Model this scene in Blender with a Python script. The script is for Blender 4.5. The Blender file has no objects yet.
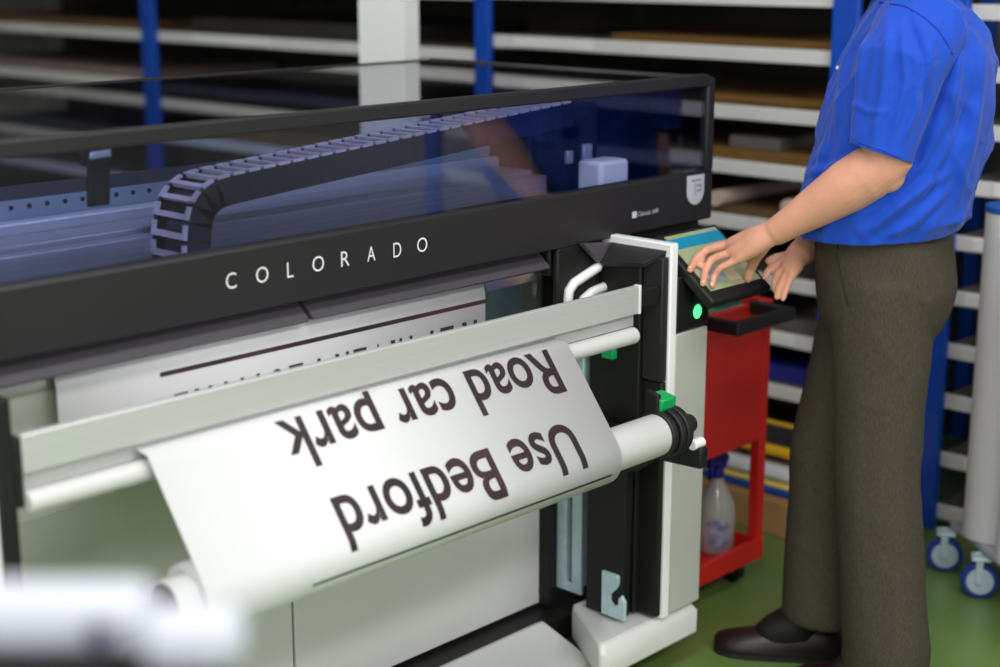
import bpy, bmesh, math, random
from mathutils import Vector, Matrix, noise
random.seed(7)
sc = bpy.context.scene
COL = sc.collection
PI = math.pi

# ------------------------------------------------------------------ camera frame
FPX, CX, CY, HZ = 1576.0, 500.0, 333.5, -50.0          # 56.7 mm lens on a 36 mm wide frame
TH = math.atan((CY - HZ) / FPX)
AZ = math.atan(1530.0 / math.hypot(FPX, CY - HZ))
FWD = Vector((math.cos(AZ), math.sin(AZ), 0)); RGT = Vector((math.sin(AZ), -math.cos(AZ), 0))
LOOK = FWD * math.cos(TH) - Vector((0, 0, math.sin(TH))); UP = FWD * math.sin(TH) + Vector((0, 0, math.cos(TH)))
EYE = Vector((0, 0, 1.6))
def ray(x, y): return LOOK * FPX + RGT * (x - CX) - UP * (y - CY)
def on(ax, v, x, y):                                   # survey of the photo: where a sight line meets a known plane
    d = ray(x, y); return EYE + d * ((v - EYE[ax]) / d[ax])
def dist(x, y, D):
    d = ray(x, y); return EYE + d * (D / d.dot(FWD))

# ------------------------------------------------------------------ materials
def lin(c):
    return tuple(((v / 255) / 12.92 if v / 255 <= .04045 else ((v / 255 + .055) / 1.055) ** 2.4) for v in c)
MATS = {}
def mat(name, rgb, rough=.5, metal=0, spec=.5, var=.06, scale=6, bump=0, bscale=60, stretch=None, coat=0, emit=None, estr=0, sheen=0, sss=0, hi=None):
    m = bpy.data.materials.new(name); m.use_nodes = True
    nt = m.node_tree; b = nt.nodes['Principled BSDF']
    tc = nt.nodes.new('ShaderNodeTexCoord'); mp = nt.nodes.new('ShaderNodeMapping')
    nt.links.new(tc.outputs['Object'], mp.inputs['Vector'])
    if stretch: mp.inputs['Scale'].default_value = stretch
    nz = nt.nodes.new('ShaderNodeTexNoise'); nz.inputs['Scale'].default_value = scale; nz.inputs['Detail'].default_value = 4
    nt.links.new(mp.outputs[0], nz.inputs['Vector'])
    rp = nt.nodes.new('ShaderNodeValToRGB'); c = lin(rgb)
    rp.color_ramp.elements[0].position = .3; rp.color_ramp.elements[1].position = .7
    rp.color_ramp.elements[0].color = tuple(v * (1 - var) for v in c) + (1,)
    rp.color_ramp.elements[1].color = (tuple(min(1, v * (1 + var)) for v in c) if hi is None else lin(hi)) + (1,)
    nt.links.new(nz.outputs['Fac'], rp.inputs['Fac']); nt.links.new(rp.outputs['Color'], b.inputs['Base Color'])
    b.inputs['Roughness'].default_value = rough; b.inputs['Metallic'].default_value = metal
    b.inputs['Specular IOR Level'].default_value = spec; b.inputs['Coat Weight'].default_value = coat
    if sheen: b.inputs['Sheen Weight'].default_value = sheen
    if sss: b.inputs['Subsurface Weight'].default_value = sss; b.inputs['Subsurface Radius'].default_value = (.012, .005, .003); b.inputs['Subsurface Scale'].default_value = 1
    if emit: b.inputs['Emission Color'].default_value = lin(emit) + (1,); b.inputs['Emission Strength'].default_value = estr
    if bump:
        n2 = nt.nodes.new('ShaderNodeTexNoise'); n2.inputs['Scale'].default_value = bscale; n2.inputs['Detail'].default_value = 3
        nt.links.new(mp.outputs[0], n2.inputs['Vector'])
        bp = nt.nodes.new('ShaderNodeBump'); bp.inputs['Strength'].default_value = bump; bp.inputs['Distance'].default_value = .004
        nt.links.new(n2.outputs['Fac'], bp.inputs['Height']); nt.links.new(bp.outputs[0], b.inputs['Normal'])
    MATS[name] = m
    return m
def glass(name, rgb, r0=.06, gain=1.0, rough=.02):
    m = bpy.data.materials.new(name); m.use_nodes = True; nt = m.node_tree; nt.nodes.clear()
    out = nt.nodes.new('ShaderNodeOutputMaterial'); mix = nt.nodes.new('ShaderNodeMixShader')
    tr = nt.nodes.new('ShaderNodeBsdfTransparent'); tr.inputs[0].default_value = lin(rgb) + (1,)
    gl = nt.nodes.new('ShaderNodeBsdfGlossy'); gl.inputs['Roughness'].default_value = rough
    lw = nt.nodes.new('ShaderNodeLayerWeight'); lw.inputs['Blend'].default_value = .5
    p = nt.nodes.new('ShaderNodeMath'); p.operation = 'POWER'; p.inputs[1].default_value = 4.0
    nt.links.new(lw.outputs['Facing'], p.inputs[0])
    a = nt.nodes.new('ShaderNodeMath'); a.operation = 'MULTIPLY_ADD'; a.inputs[1].default_value = (1 - r0) * gain; a.inputs[2].default_value = r0
    a.use_clamp = True
    nt.links.new(p.outputs[0], a.inputs[0]); nt.links.new(a.outputs[0], mix.inputs[0])
    nt.links.new(tr.outputs[0], mix.inputs[1]); nt.links.new(gl.outputs[0], mix.inputs[2]); nt.links.new(mix.outputs[0], out.inputs[0])
    MATS[name] = m
    return m

M_fascia = mat('fascia_black', (40, 38, 40), .42, spec=.35, var=.05, bump=.05, bscale=400)
M_black = mat('black_plastic', (28, 28, 27), .5, spec=.3, var=.08)
M_lip = mat('lip_plastic', (72, 68, 74), .45)
M_white = mat('white_panel', (216, 216, 213), .32, spec=.5, var=.02)
M_edge = mat('white_edge', (245, 246, 245), .35, var=.01)
M_grey = mat('grey_panel', (186, 188, 180), .4, var=.02)
M_alu = mat('brushed_aluminium', (196, 197, 195), .42, metal=.25, var=.03, scale=3, stretch=(1, 60, 60))
M_rod = mat('white_rod', (206, 206, 203), .35, var=.01)
M_zinc = mat('zinc_plate', (196, 220, 228), .38, metal=.25, var=.1, scale=40)
M_green = mat('green_plastic', (10, 165, 90), .4, var=.04)
M_led = mat('green_lamp', (120, 255, 170), .3, emit=(70, 255, 130), estr=2.0)
M_navy = mat('interior_navy', (26, 30, 52), .45, var=.15)
M_rail = mat('bluish_metal_rail', (158, 160, 174), .34, metal=.55, var=.12, scale=4, stretch=(1, 40, 40))
M_railL = mat('pale_metal_rail', (188, 196, 212), .3, metal=.4, var=.06)
M_perf = mat('perforated_strip', (140, 160, 180), .4, metal=.4, var=.05)
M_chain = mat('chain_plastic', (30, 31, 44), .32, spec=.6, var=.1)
M_chainhi = mat('chain_rib', (186, 180, 194), .25, spec=.6, var=.1)  # rib highlights put into the colour
M_glass = glass('clear_acrylic', (232, 235, 248), .06, 1.0)
M_smoke = glass('smoked_acrylic', (150, 152, 170), .06, 1.0)
M_film = glass('clear_film', (215, 222, 228), .30, 1.0, .16)
M_letter = mat('letter_white', (232, 232, 230), .4, var=.01)
M_emblem = mat('emblem_white', (215, 216, 222), .4, var=.03)
M_emblemg = mat('emblem_grey', (150, 150, 160), .4, var=.03)
M_paper = mat('banner_paper', (210, 210, 210), .42, spec=.4, var=.012, scale=3)
M_ink = mat('print_ink', (38, 30, 36), .35, var=.3, scale=5, hi=(66, 46, 48))
M_core = mat('core_tube_grey', (200, 200, 198), .4, var=.03)
M_coreend = mat('core_inner', (96, 60, 66), .6)
M_red = mat('red_enamel', (216, 34, 30), .35, var=.06, scale=3)
M_rubber = mat('black_rubber', (26, 25, 26), .55)
M_blue_post = mat('blue_post_paint', (8, 74, 186), .4, var=.05)
M_shelf = mat('shelf_steel', (222, 219, 219), .5, var=.05)
M_shelfin = mat('rack_back_panel', (44, 39, 35), .8, var=.2)  # near-black colour stands for the shade inside the racks
M_deck = mat('worn_shelf_deck', (96, 90, 84), .7, var=.15, scale=4)  # darkened deck: shade between the shelves put into the colour
M_label = mat('label_card', (236, 236, 232), .6, var=.02)
M_col = mat('white_column_paint', (240, 242, 240), .5, var=.015)
M_floor = mat('green_floor_vinyl', (100, 128, 66), .32, spec=.45, var=.07, scale=5, bump=.03, bscale=30)
M_wall = mat('wall_plaster', (150, 146, 142), .85, var=.04)
M_ceil = mat('ceiling_plaster', (225, 225, 222), .9, var=.02)
M_skin = mat('skin', (224, 162, 136), .5, spec=.35, var=.07, scale=22, bump=.12, bscale=160, sss=.12)
M_nail = mat('nail', (238, 186, 165), .3, var=.02)
M_shirt = mat('blue_shirt_cloth', (24, 74, 190), .72, spec=.2, var=.06, scale=8, bump=.15, bscale=900, sheen=.15)
M_trouser = mat('brown_tweed', (66, 60, 51), .9, spec=.1, var=.1, scale=600, bump=.3, bscale=800, stretch=(1, 1, .15), hi=(80, 74, 64))
M_shoe = mat('brown_leather', (34, 21, 18), .35, var=.15)
M_hair = mat('brown_hair', (66, 48, 36), .6, var=.3, scale=40)
M_belt = mat('belt_leather', (24, 20, 18), .5)
M_pale = mat('pale_button', (230, 232, 240), .3)

# ------------------------------------------------------------------ mesh builder
class MB:
    def __init__(s): s.v = []; s.f = []
    def add(s, vs, fs):
        b = len(s.v); s.v += [Vector(v) for v in vs]; s.f += [tuple(i + b for i in f) for f in fs]; return s
    def box(s, x0, x1, y0, y1, z0, z1):
        return s.add([(x, y, z) for z in (z0, z1) for y in (y0, y1) for x in (x0, x1)],
                     [(0, 2, 3, 1), (4, 5, 7, 6), (0, 1, 5, 4), (2, 6, 7, 3), (0, 4, 6, 2), (1, 3, 7, 5)])
    def obox(s, c, ax, ay, az):                         # centre and three half-axes
        c, ax, ay, az = map(Vector, (c, ax, ay, az))
        return s.add([c + ax * i + ay * j + az * k for k in (-1, 1) for j in (-1, 1) for i in (-1, 1)],
                     [(0, 2, 3, 1), (4, 5, 7, 6), (0, 1, 5, 4), (2, 6, 7, 3), (0, 4, 6, 2), (1, 3, 7, 5)])
    def prism(s, poly, fn0, fn1):                        # polygon of 2D points mapped by two functions
        n = len(poly); a = [fn0(*p) for p in poly]; b = [fn1(*p) for p in poly]
        return s.add(a + b, [tuple(range(n))[::-1], tuple(range(n, 2 * n))] + [(i, (i + 1) % n, n + (i + 1) % n, n + i) for i in range(n)])
    def xprism(s, poly, x0, x1): return s.prism(poly, lambda y, z: (x0, y, z), lambda y, z: (x1, y, z))
    def yprism(s, poly, y0, y1): return s.prism(poly, lambda x, z: (x, y0, z), lambda x, z: (x, y1, z))
    def zprism(s, poly, z0, z1): return s.prism(poly, lambda x, y: (x, y, z0), lambda x, y: (x, y, z1))
    def rings(s, rs, cap=True):
        n = len(rs[0]); vs = [p for r in rs for p in r]; fs = []
        for k in range(len(rs) - 1):
            fs += [(k * n + i, k * n + (i + 1) % n, (k + 1) * n + (i + 1) % n, (k + 1) * n + i) for i in range(n)]
        if cap: fs += [tuple(range(n))[::-1], tuple(range((len(rs) - 1) * n, len(rs) * n))]
        return s.add(vs, fs)
    def cyl(s, p0, p1, r0, r1=None, n=24):
        return s.tube([p0, p1], [r0, r0 if r1 is None else r1], n)
    def tube(s, pts, rad, n=16, caps=False):
        pts = [Vector(p) for p in pts]
        if not isinstance(rad, (list, tuple)): rad = [rad] * len(pts)
        rs = []; t0 = None; u = None
        for i, p in enumerate(pts):
            t = (pts[min(i + 1, len(pts) - 1)] - pts[max(i - 1, 0)]).normalized()
            if u is None:
                u = t.orthogonal().normalized()
            else:
                u = (u - t * u.dot(t)).normalized()
            w = t.cross(u); r = rad[i]; ra, rb = r if isinstance(r, tuple) else (r, r)
            rs.append([p + u * (ra * math.cos(2 * PI * k / n)) + w * (rb * math.sin(2 * PI * k / n)) for k in range(n)])
            if caps and i in (0, len(pts) - 1):
                ring = []
                for a in (.5, .85):
                    q = p + t * (math.sin(a * PI / 2) * ra * (1 if i else -1))
                    ring.append([q + (v - p) * math.cos(a * PI / 2) for v in rs[-1]])
                if i: rs += ring
                else: rs = ring[::-1] + rs
        return s.rings(rs)
    def ell(s, c, ax, ay, az, n=20, m=12):
        c, ax, ay, az = map(Vector, (c, ax, ay, az)); rs = []
        for j in range(1, m):
            a = PI * j / m
            rs.append([c - az * math.cos(a) + (ax * math.cos(2 * PI * k / n) + ay * math.sin(2 * PI * k / n)) * math.sin(a) for k in range(n)])
        return s.rings(rs)
    def mesh(s, name):
        me = bpy.data.meshes.new(name); me.from_pydata([tuple(v) for v in s.v], [], s.f)
        bm = bmesh.new(); bm.from_mesh(me); bmesh.ops.recalc_face_normals(bm, faces=bm.faces); bm.to_mesh(me); bm.free()
        return me
    def build(s, name, m, parent=None, bevel=0, smooth=False, seg=2):
        return link(name, s.mesh(name), m, parent, bevel, smooth, seg)
def wm(o):
    return (wm(o.parent) @ o.matrix_parent_inverse @ o.matrix_basis) if o.parent else o.matrix_basis.copy()
def link(name, me, m, parent=None, bevel=0, smooth=False, seg=2):
    o = bpy.data.objects.new(name, me); COL.objects.link(o)
    me.materials.clear(); me.materials.append(m)
    if parent:
        o.parent = parent
        o.matrix_parent_inverse = wm(parent).inverted()
    if bevel:
        b = o.modifiers.new('bevel', 'BEVEL'); b.width = bevel; b.segments = seg; b.limit_method = 'ANGLE'; b.angle_limit = math.radians(35)
    if smooth or bevel:
        for p in me.polygons: p.use_smooth = True
        if not smooth or bevel: me.set_sharp_from_angle(angle=math.radians(38))
    return o
def soft(o, ang=40):
    for p in o.data.polygons: p.use_smooth = True
    o.data.set_sharp_from_angle(angle=math.radians(ang)); return o
def thing(name, label, cat, loc=(0, 0, 0), group=None):
    o = bpy.data.objects.new(name, None); COL.objects.link(o); o.location = loc; o.empty_display_size = .1
    return tag(o, label, cat, group)
def tag(o, label, cat, group=None):
    o['label'] = label; o['category'] = cat
    if group: o['group'] = group
    return o
def struct(o): o['kind'] = 'structure'; return o
def voxel(mb, vox, it=4, fac=.5):
    o = bpy.data.objects.new('tmp', mb.mesh('tmp')); COL.objects.link(o)
    r = o.modifiers.new('r', 'REMESH'); r.mode = 'VOXEL'; r.voxel_size = vox
    if it: q = o.modifiers.new('s', 'SMOOTH'); q.iterations = it; q.factor = fac
    dg = bpy.context.evaluated_depsgraph_get(); me = bpy.data.meshes.new_from_object(o.evaluated_get(dg))
    old = o.data; bpy.data.objects.remove(o); bpy.data.meshes.remove(old)
    return me
def text_mesh(body, size, offset=0, ext=0, res=6, spacing=1.0):
    c = bpy.data.curves.new('t', 'FONT'); c.body = body; c.size = size; c.offset = offset; c.extrude = ext; c.resolution_u = res; c.space_character = spacing
    o = bpy.data.objects.new('t', c); COL.objects.link(o)
    dg = bpy.context.evaluated_depsgraph_get(); me = bpy.data.meshes.new_from_object(o.evaluated_get(dg))
    bpy.data.objects.remove(o); bpy.data.curves.remove(c)
    return me
def fit(me, w=None, h=None, x0=0, y0=0):                 # scale the lettering to a measured box
    xs = [v.co.x for v in me.vertices]; ys = [v.co.y for v in me.vertices]
    sx = w / (max(xs) - min(xs)) if w else None; sy = h / (max(ys) - min(ys)) if h else None
    sx = sx or sy; sy = sy or sx; mx, my = min(xs), min(ys)
    for v in me.vertices: v.co.x = (v.co.x - mx) * sx + x0; v.co.y = (v.co.y - my) * sy + y0
    return me
def mapverts(me, fn):
    for v in me.vertices: v.co = fn(v.co.copy())
    return me
def joinmesh(name, mes):
    bm = bmesh.new()
    for m in mes: bm.from_mesh(m)
    me = bpy.data.meshes.new(name); bm.to_mesh(me); bm.free()
    for m in mes: bpy.data.meshes.remove(m)
    return me

# ------------------------------------------------------------------ room
struct(MB().box(-2.6, 5.2, -2.8, 8.4, -.05, 0).build('floor', M_floor))
struct(MB().box(4.95, 5.05, -2.8, 8.4, 0, 3.4).build('wall_right', M_wall))
struct(MB().box(-2.6, 5.05, 8.3, 8.4, 0, 3.4).build('wall_back', M_wall))
struct(MB().box(-2.6, 5.05, -2.8, -2.7, 0, 3.4).build('wall_front', M_wall))
struct(MB().box(-2.6, -2.5, -2.8, 8.4, 0, 3.4).build('wall_left', M_wall))
struct(MB().box(-2.6, 5.05, -2.8, 8.4, 3.4, 3.45).build('ceiling', M_ceil))
cl0, cl1 = on(0, 3.17, 406, 90).y, on(0, 3.17, 360, 90).y
col = MB()
col.box(3.17, 3.18, cl0, cl1, 0, 3.4).box(3.18, 3.225, cl0, cl0 + .012, 0, 3.4).box(3.18, 3.225, cl1 - .012, cl1, 0, 3.4).box(3.215, 3.225, cl0 + .012, cl1 - .012, 0, 3.4)
o = col.build('white_column', M_col); o['kind'] = 'structure'

# ------------------------------------------------------------------ storage racks
def rack(label, ya, yb, levels, posts, lab):
    r = thing('storage_rack', label, 'rack', (3.95, (ya + yb) / 2, 0), 'sheet racks along the far aisle')
    for y, w in posts:
        MB().box(3.905, 3.928, y - w / 2, y + w / 2, 0, 2.15).build('post', M_blue_post, r, .004)
        MB().box(4.755, 4.779, y - w * .3, y + w * .3, 0, 2.15).build('post', M_blue_post, r, .004)
    for k, z in enumerate(levels):
        m = MB().xprism([(ya - .025, z - .03), (yb + .025, z - .03), (yb + .025, z + .012), (ya - .025, z + .012)], 3.93, 3.945)
        sh = m.build('shelf', M_shelf, r, .003)
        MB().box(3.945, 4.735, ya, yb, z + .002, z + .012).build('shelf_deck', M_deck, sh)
        for (lk, l0, l1) in lab:
            if lk == k:
                q = MB().box(3.926, 3.93, l0, l1, z - .024, z + .008).build('label_strip', M_label, sh)
                q['label'] = 'white label strip'
    MB().box(4.735, 4.752, ya - .01, yb + .06, .02, 2.15).build('back_panel', M_shelfin, r)  # added dark sheet, makes the rack insides read as shaded
    return r
LA = [.135, .305, .47, .64, .805, .972, 1.137, 1.31, 1.472, 1.64, 1.8]
LB = [.2, .41, .62, .83, 1.045, 1.255, 1.465, 1.675, 1.88]
LD = [.06, .215, .385, .53, .68, .833, .987, 1.137, 1.29, 1.45, 1.61, 1.77]
rack('grey shelved rack with blue posts between the white column and the man', 2.40, 3.735, LA, [(2.365, .085), (3.77, .07)], [(7, 3.30, 3.64), (8, 3.25, 3.6), (2, 2.5, 2.7)])
rack('grey shelved rack with blue post behind the middle of the printer cover', 3.81, 5.70, LB, [(5.735, .095)], [(5, 4.95, 5.45), (4, 4.1, 4.4)])
rack('grey shelved rack at the far left behind the printer cover', 5.78, 7.7, LB, [(7.75, .09)], [(5, 6.6, 6.9)])
rack('grey shelved rack behind the man and the white upright rolls', .3, 1.995, LD, [(2.03, .065), (.27, .07)], [(5, 1.86, 1.95), (4, 1.84, 1.96), (3, 1.84, 1.9), (2, 1.8, 1.9), (1, 1.83, 1.93), (6, 1.8, 1.9)])

ORD = ['lowest', 'second', 'third', 'fourth', 'fifth', 'sixth', 'seventh', 'eighth', 'ninth', 'tenth', 'eleventh', 'twelfth']
M_kraft = mat('kraft_board', (112, 84, 52), .8, var=.12, scale=9)
M_ochre = mat('ochre_board', (124, 88, 34), .8, var=.12, scale=9)
M_greyb = mat('grey_board', (98, 92, 88), .8, var=.12, scale=9)
M_dark = mat('dark_board', (46, 40, 36), .7, var=.15, scale=9)
M_bluebd = mat('blue_board', (30, 40, 140), .6, var=.08)
M_pinkb = mat('pale_board', (205, 180, 165), .8, var=.05)
M_orange = mat('orange_red_board', (200, 60, 25), .6, var=.08)
def stack(name, word, m, lv, k, y0, y1, h, where, cat='board stack', x0=3.965, d=.7, n=3):
    z = lv[k] + .012; mb = MB()
    for i in range(n):
        j = random.uniform(-.008, .008); zz = z + .0005 + h * i / n
        mb.box(x0 + abs(j), x0 + d + j, y0 + j, y1 + j, zz, zz + h / n - .001)
    o = mb.build(name, m)
    return tag(o, f'{word} on the {ORD[k]} shelf up, {where}', cat, 'boards stored on the racks')
WA = 'rack left of the man'
stack('board_stack', 'ochre board stack', M_ochre, LA, 7, 2.43, 3.25, .02, WA)
stack('board_stack', 'thin ochre board stack', M_ochre, LA, 6, 2.44, 3.3, .025, WA)
stack('board_stack', 'grey board stack', M_greyb, LA, 6, 3.32, 3.7, .03, WA)
stack('board_stack', 'kraft board stack', M_ochre, LA, 5, 2.45, 3.1, .03, WA)
stack('board_stack', 'kraft and grey board stack', M_kraft, LA, 4, 2.43, 3.2, .018, WA)
stack('board_stack', 'dark board stack', M_dark, LA, 3, 2.43, 3.3, .05, WA)
stack('board_stack', 'pale board stack', M_greyb, LA, 2, 2.43, 3.2, .03, WA)
stack('board_stack', 'blue board stack', M_bluebd, LA, 1, 2.43, 3.2, .05, WA)
stack('board_stack', 'kraft board stack', M_kraft, LA, 8, 2.5, 3.6, .03, WA)
WB = 'rack behind the printer cover'
stack('board_stack', 'grey board stack', M_greyb, LB, 4, 3.9, 4.9, .05, WB)
stack('board_stack', 'kraft board stack', M_kraft, LB, 3, 4.1, 5.3, .05, WB)
stack('board_stack', 'dark board stack', M_dark, LB, 5, 4.3, 5.5, .06, WB)
stack('board_stack', 'dark board stack', M_dark, LB, 6, 4.2, 5.3, .05, WB)
WC = 'rack at the far left'
stack('board_stack', 'pale pinkish board stack', mat('pinkish_board', (140, 122, 116), .8), LB, 4, 5.82, 7.4, .035, WC)
stack('board_stack', 'brown board stack', M_kraft, LB, 5, 5.9, 7.3, .03, WC)
stack('board_stack', 'grey board stack', M_greyb, LB, 3, 5.9, 7.3, .06, WC)
WD = 'rack behind the upright rolls'
stack('board_stack', 'orange-red board stack', M_orange, LD, 4, 1.55, 1.9, .035, WD, d=.5)
stack('board_stack', 'orange-red board stack', M_orange, LD, 5, 1.6, 1.93, .03, WD, d=.5)
stack('board_stack', 'red board stack', M_orange, LD, 0, 1.5, 1.85, .05, WD, d=.4)
stack('board_stack', 'dark board stack', M_dark, LD, 2, 1.5, 1.9, .03, WD, d=.5)
stack('board_stack', 'brown board stack', M_ochre, LD, 6, 1.5, 1.9, .03, WD, d=.5)
for y, wd in ((2.81, 'the printer'), (2.55, 'the man')):      # pale roll ends peeping out
    r = .024; z = LA[4] + .030 + r + .001
    mb = MB().cyl((3.94, y, z), (4.6, y, z), r, r, 20)
    o = soft(mb.build('paper_roll', M_pinkb), 40)
    tag(o, f'small pale roll end above the fifth shelf, the one nearer {wd}', 'roll', 'small rolls on the rack')
o = tag(MB().box(3.99, 4.3, 2.62, 2.8, LA[5] + .0425, LA[5] + .08).build('grey_box', mat('grey_box_card', (104, 98, 96), .7), None, .003), 'small grey box in the dark gap on the sixth shelf up', 'box')
# low things beside the man's feet
cb = thing('cardboard_box', 'brown cardboard box on the floor under the rack, left of the man', 'box', (3.72, 2.4, 0))
M_card = mat('cardboard', (196, 150, 102), .85, var=.06)
MB().box(3.56, 3.9, 2.06, 2.75, 0, .105).build('carton', M_card, cb, .004)
MB().box(3.565, 3.895, 2.065, 2.745, .106, .112).build('flap', M_card, cb)
M_stripb = mat('stripe_blue', (20, 78, 190), .5); M_stripy = mat('stripe_yellow', (240, 212, 120), .6); M_wht = mat('white_sacking', (232, 232, 236), .6)
bg = thing('striped_bag', 'white bag with blue and yellow bands lying on the cardboard box', 'bag', (3.72, 2.4, .112))
def lump(x0, x1, y0, y1, z0, z1, r): return MB().box(x0, x1, y0, y1, z0, z1)
lump(3.57, 3.88, 2.08, 2.74, .113, .134, 0).build('blue_band', M_stripb, bg, .008)
lump(3.57, 3.88, 2.08, 2.74, .1345, .150, 0).build('yellow_band', M_stripy, bg, .008)
lump(3.575, 3.88, 2.08, 2.74, .1505, .190, 0).build('white_sack', M_wht, bg, .022, seg=4)
yb = thing('yellow_case', 'yellow and black soft case lying on the striped bag', 'case', (3.7, 2.4, .191))
MB().box(3.62, 3.86, 2.15, 2.66, .191, .236).build('case_body', mat('case_yellow', (232, 178, 16), .5), yb, .022, seg=4)
MB().box(3.614, 3.622, 2.25, 2.55, .200, .212).box(3.64, 3.8, 2.25, 2.55, .236, .240).build('black_strap', M_rubber, yb, .003)

# ------------------------------------------------------------------ printer
YF, YT = 2.137, 1.974
pr = thing('wide_format_printer', 'wide white and black roll printer with a clear acrylic cover', 'printer', (2.0, 2.6, 0))
XL, XR = .35, 2.985
# lower body
MB().box(.62, 2.60, 2.32, 3.0, .16, .93).build('body', M_grey, pr, .006)
MB().box(XL, 2.44, 2.24, 3.03, .93, .99).box(2.44, 2.97, 2.16, 3.03, .93, .99).build('upper_chassis', M_black, pr, .006)
MB().box(1.08, 1.833, 2.296, 2.318, .112, .93).build('front_panel', M_white, pr, .003)
MB().box(1.839, 2.600, 2.296, 2.318, .112, .93).build('front_panel', M_white, pr, .003)
MB().box(1.0, 2.66, 2.215, 2.32, .04, .102).build('plinth', M_black, pr, .004)
MB().xprism([(2.232, .108), (2.215, .116), (2.06, .066), (2.04, .03), (2.20, .03)], 1.0, 2.492).build('kick_panel', M_white, pr, .004)
for s in (0, 1):                                             # feet blocks under the towers
    if s == 0: pts = [(2.415, 1.985), (2.43, 1.974), (2.755, 1.974), (2.757, 2.17), (2.545, 2.175), (2.53, 2.16)]
    else: pts = [(.72, 1.99), (.74, 1.974), (1.08, 1.974), (1.09, 1.99), (1.0, 2.22), (.98, 2.34), (.72, 2.34)]
    n = len(pts); mb = MB()
    cxm = sum(p[0] for p in pts) / n; cym = sum(p[1] for p in pts) / n
    top = [(cxm + (x - cxm) * .93, cym + (y - cym) * .93 + .006, .152) for x, y in pts]
    mb.rings([[(x, y, .075) for x, y in pts], [(x, y, .132) for x, y in pts], top])
    mb.build('foot_block', M_white, pr, .006)
    for (fx, fy) in (((2.55, 2.05), (2.7, 2.16)) if s == 0 else ((.8, 2.05), (1.0, 2.28))):
        soft(MB().cyl((fx, fy, 0), (fx, fy, .078), .03, .022, 20).build('levelling_foot', M_rubber, pr))
# right tower
MB().box(2.6405, 2.757, YT, YT + .018, .155, .80).build('tower_front', M_grey, pr, .004)
MB().box(2.6405, 2.757, YT - .002, YT + .018, .804, .925).build('control_panel', M_black, pr, .004)
led = MB(); lc = on(1, YT - .003, 697.5, 311.5)
led.ell(lc, (.0135, 0, 0), (0, .004, 0), (0, 0, .0155)); led.build('power_lamp', M_led, pr, 0, True)
MB().xprism([(YT - .002, .153), (YT + .02, .153), (YT + .02, .978), (2.34, .978), (2.34, 1.0), (YT - .002, 1.0)], 2.616, 2.640).build('tower_edge', M_edge, pr, .003)
MB().box(2.6405, 2.757, YT + .018, 2.165, .154, .925).build('tower_shell', M_grey, pr, .004)
# inner black side with its stepped cheek
ck = on(0, 2.598, 643, 320).y
MB().box(2.586, 2.616, ck, 2.166, .160, .955).build('inner_cheek', M_black, pr, .003)
MB().box(2.600, 2.616, YT + .003, ck + .001, .160, .70).build('inner_cheek', M_black, pr, .003)
MB().box(2.594, 2.616, YT + .003, ck - .001, .702, .972).build('cheek_cover', M_fascia, pr, .003)
def plate(pts, t=.012):
    pts = [Vector(p) for p in pts]; n = (pts[1] - pts[0]).cross(pts[2] - pts[0]).normalized(); n = n if n.dot(EYE - pts[0]) > 0 else -n
    k = len(pts)
    return MB().add(pts + [p - n * t for p in pts], [tuple(range(k)), tuple(range(k, 2 * k))[::-1]] + [(i, (i + 1) % k, k + (i + 1) % k, k + i) for i in range(k)])
h1, h2 = on(0, 2.56, 643, 263), on(0, 2.56, 601, 262)
g1, g2 = Vector((2.616, 1.985, .985)), Vector((2.616, 2.135, .985))
plate([g1, g2, h2, h1]).build('sloped_hood', M_fascia, pr, .001)
plate([g2, on(0, 2.50, 583, 243), h2]).build('sloped_hood', M_lip, pr, .001)
MB().box(2.445, 2.584, 2.140, 2.155, .80, .992).build('inner_wall', M_black, pr, .004)
MB().box(2.566, 2.60, 2.262, 2.30, .11, .93).build('black_post', M_black, pr, .002)
for ya, yb2 in ((2.232, 2.262), (2.186, 2.216)): 
    MB().box(2.588, 2.612, ya, yb2, .175, .80).build('zinc_rail', M_zinc, pr, .003)
MB().box(2.588, 2.60, 2.186, 2.262, .155, .178).build('zinc_rail', M_zinc, pr, .003)
hk = [(2.082, .160), (2.016, .160), (2.016, .205), (2.026, .218), (2.034, .208), (2.034, .195), (2.046, .187), (2.058, .195), (2.058, .212), (2.044, .226), (2.036, .24), (2.036, .258), (2.040, .262), (2.082, .262)]
MB().xprism(hk, 2.536, 2.545).build('hook_plate', M_zinc, pr, .0015)
# take-up arm
arm = [(1.83, .597), (2.135, .597), (2.135, .155), (2.03, .158), (2.025, .50), (1.99, .515), (1.955, .548), (1.83, .553)]
MB().xprism(arm, 2.545, 2.572).build('take_up_arm', M_black, pr, .004)
CYR, CZR, RR = 1.86, .648, .057
for yy in (CYR - .010, CYR + .042):
    soft(MB().cyl((2.54, yy, .603), (2.575, yy, .603), .0115, .0115, 20).build('support_roller', M_edge, pr, .002))
o = MB()
for x0, x1, r in ((2.428, 2.444, .049), (2.444, 2.451, .043), (2.451, 2.466, .052), (2.466, 2.472, .045), (2.472, 2.490, .052), (2.490, 2.546, .02)):
    o.cyl((x0, CYR, CZR), (x1, CYR, CZR), r, r, 40)
chuck = soft(o.build('take_up_chuck', M_rubber, pr, .0025))
mb = MB(); mb.obox((2.462, CYR + .012, CZR + .063), (.024, 0, 0), (0, .020, .004), (0, -.002, .013))
g = mb.build('lever', M_green, chuck, .004); g['label'] = 'green lever'
MB().obox((2.439, CYR + .015, CZR + .058), (.006, 0, 0), (0, .016, .004), (0, 0, .028)).build('lever_bracket', M_black, chuck, .003)
gp = on(0, 2.582, 611, 352)
MB().box(2.566, 2.584, gp.y - .017, gp.y + .015, gp.z - .013, gp.z + .026).build('latch', M_green, pr, .003)['label'] = 'green latch'
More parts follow.
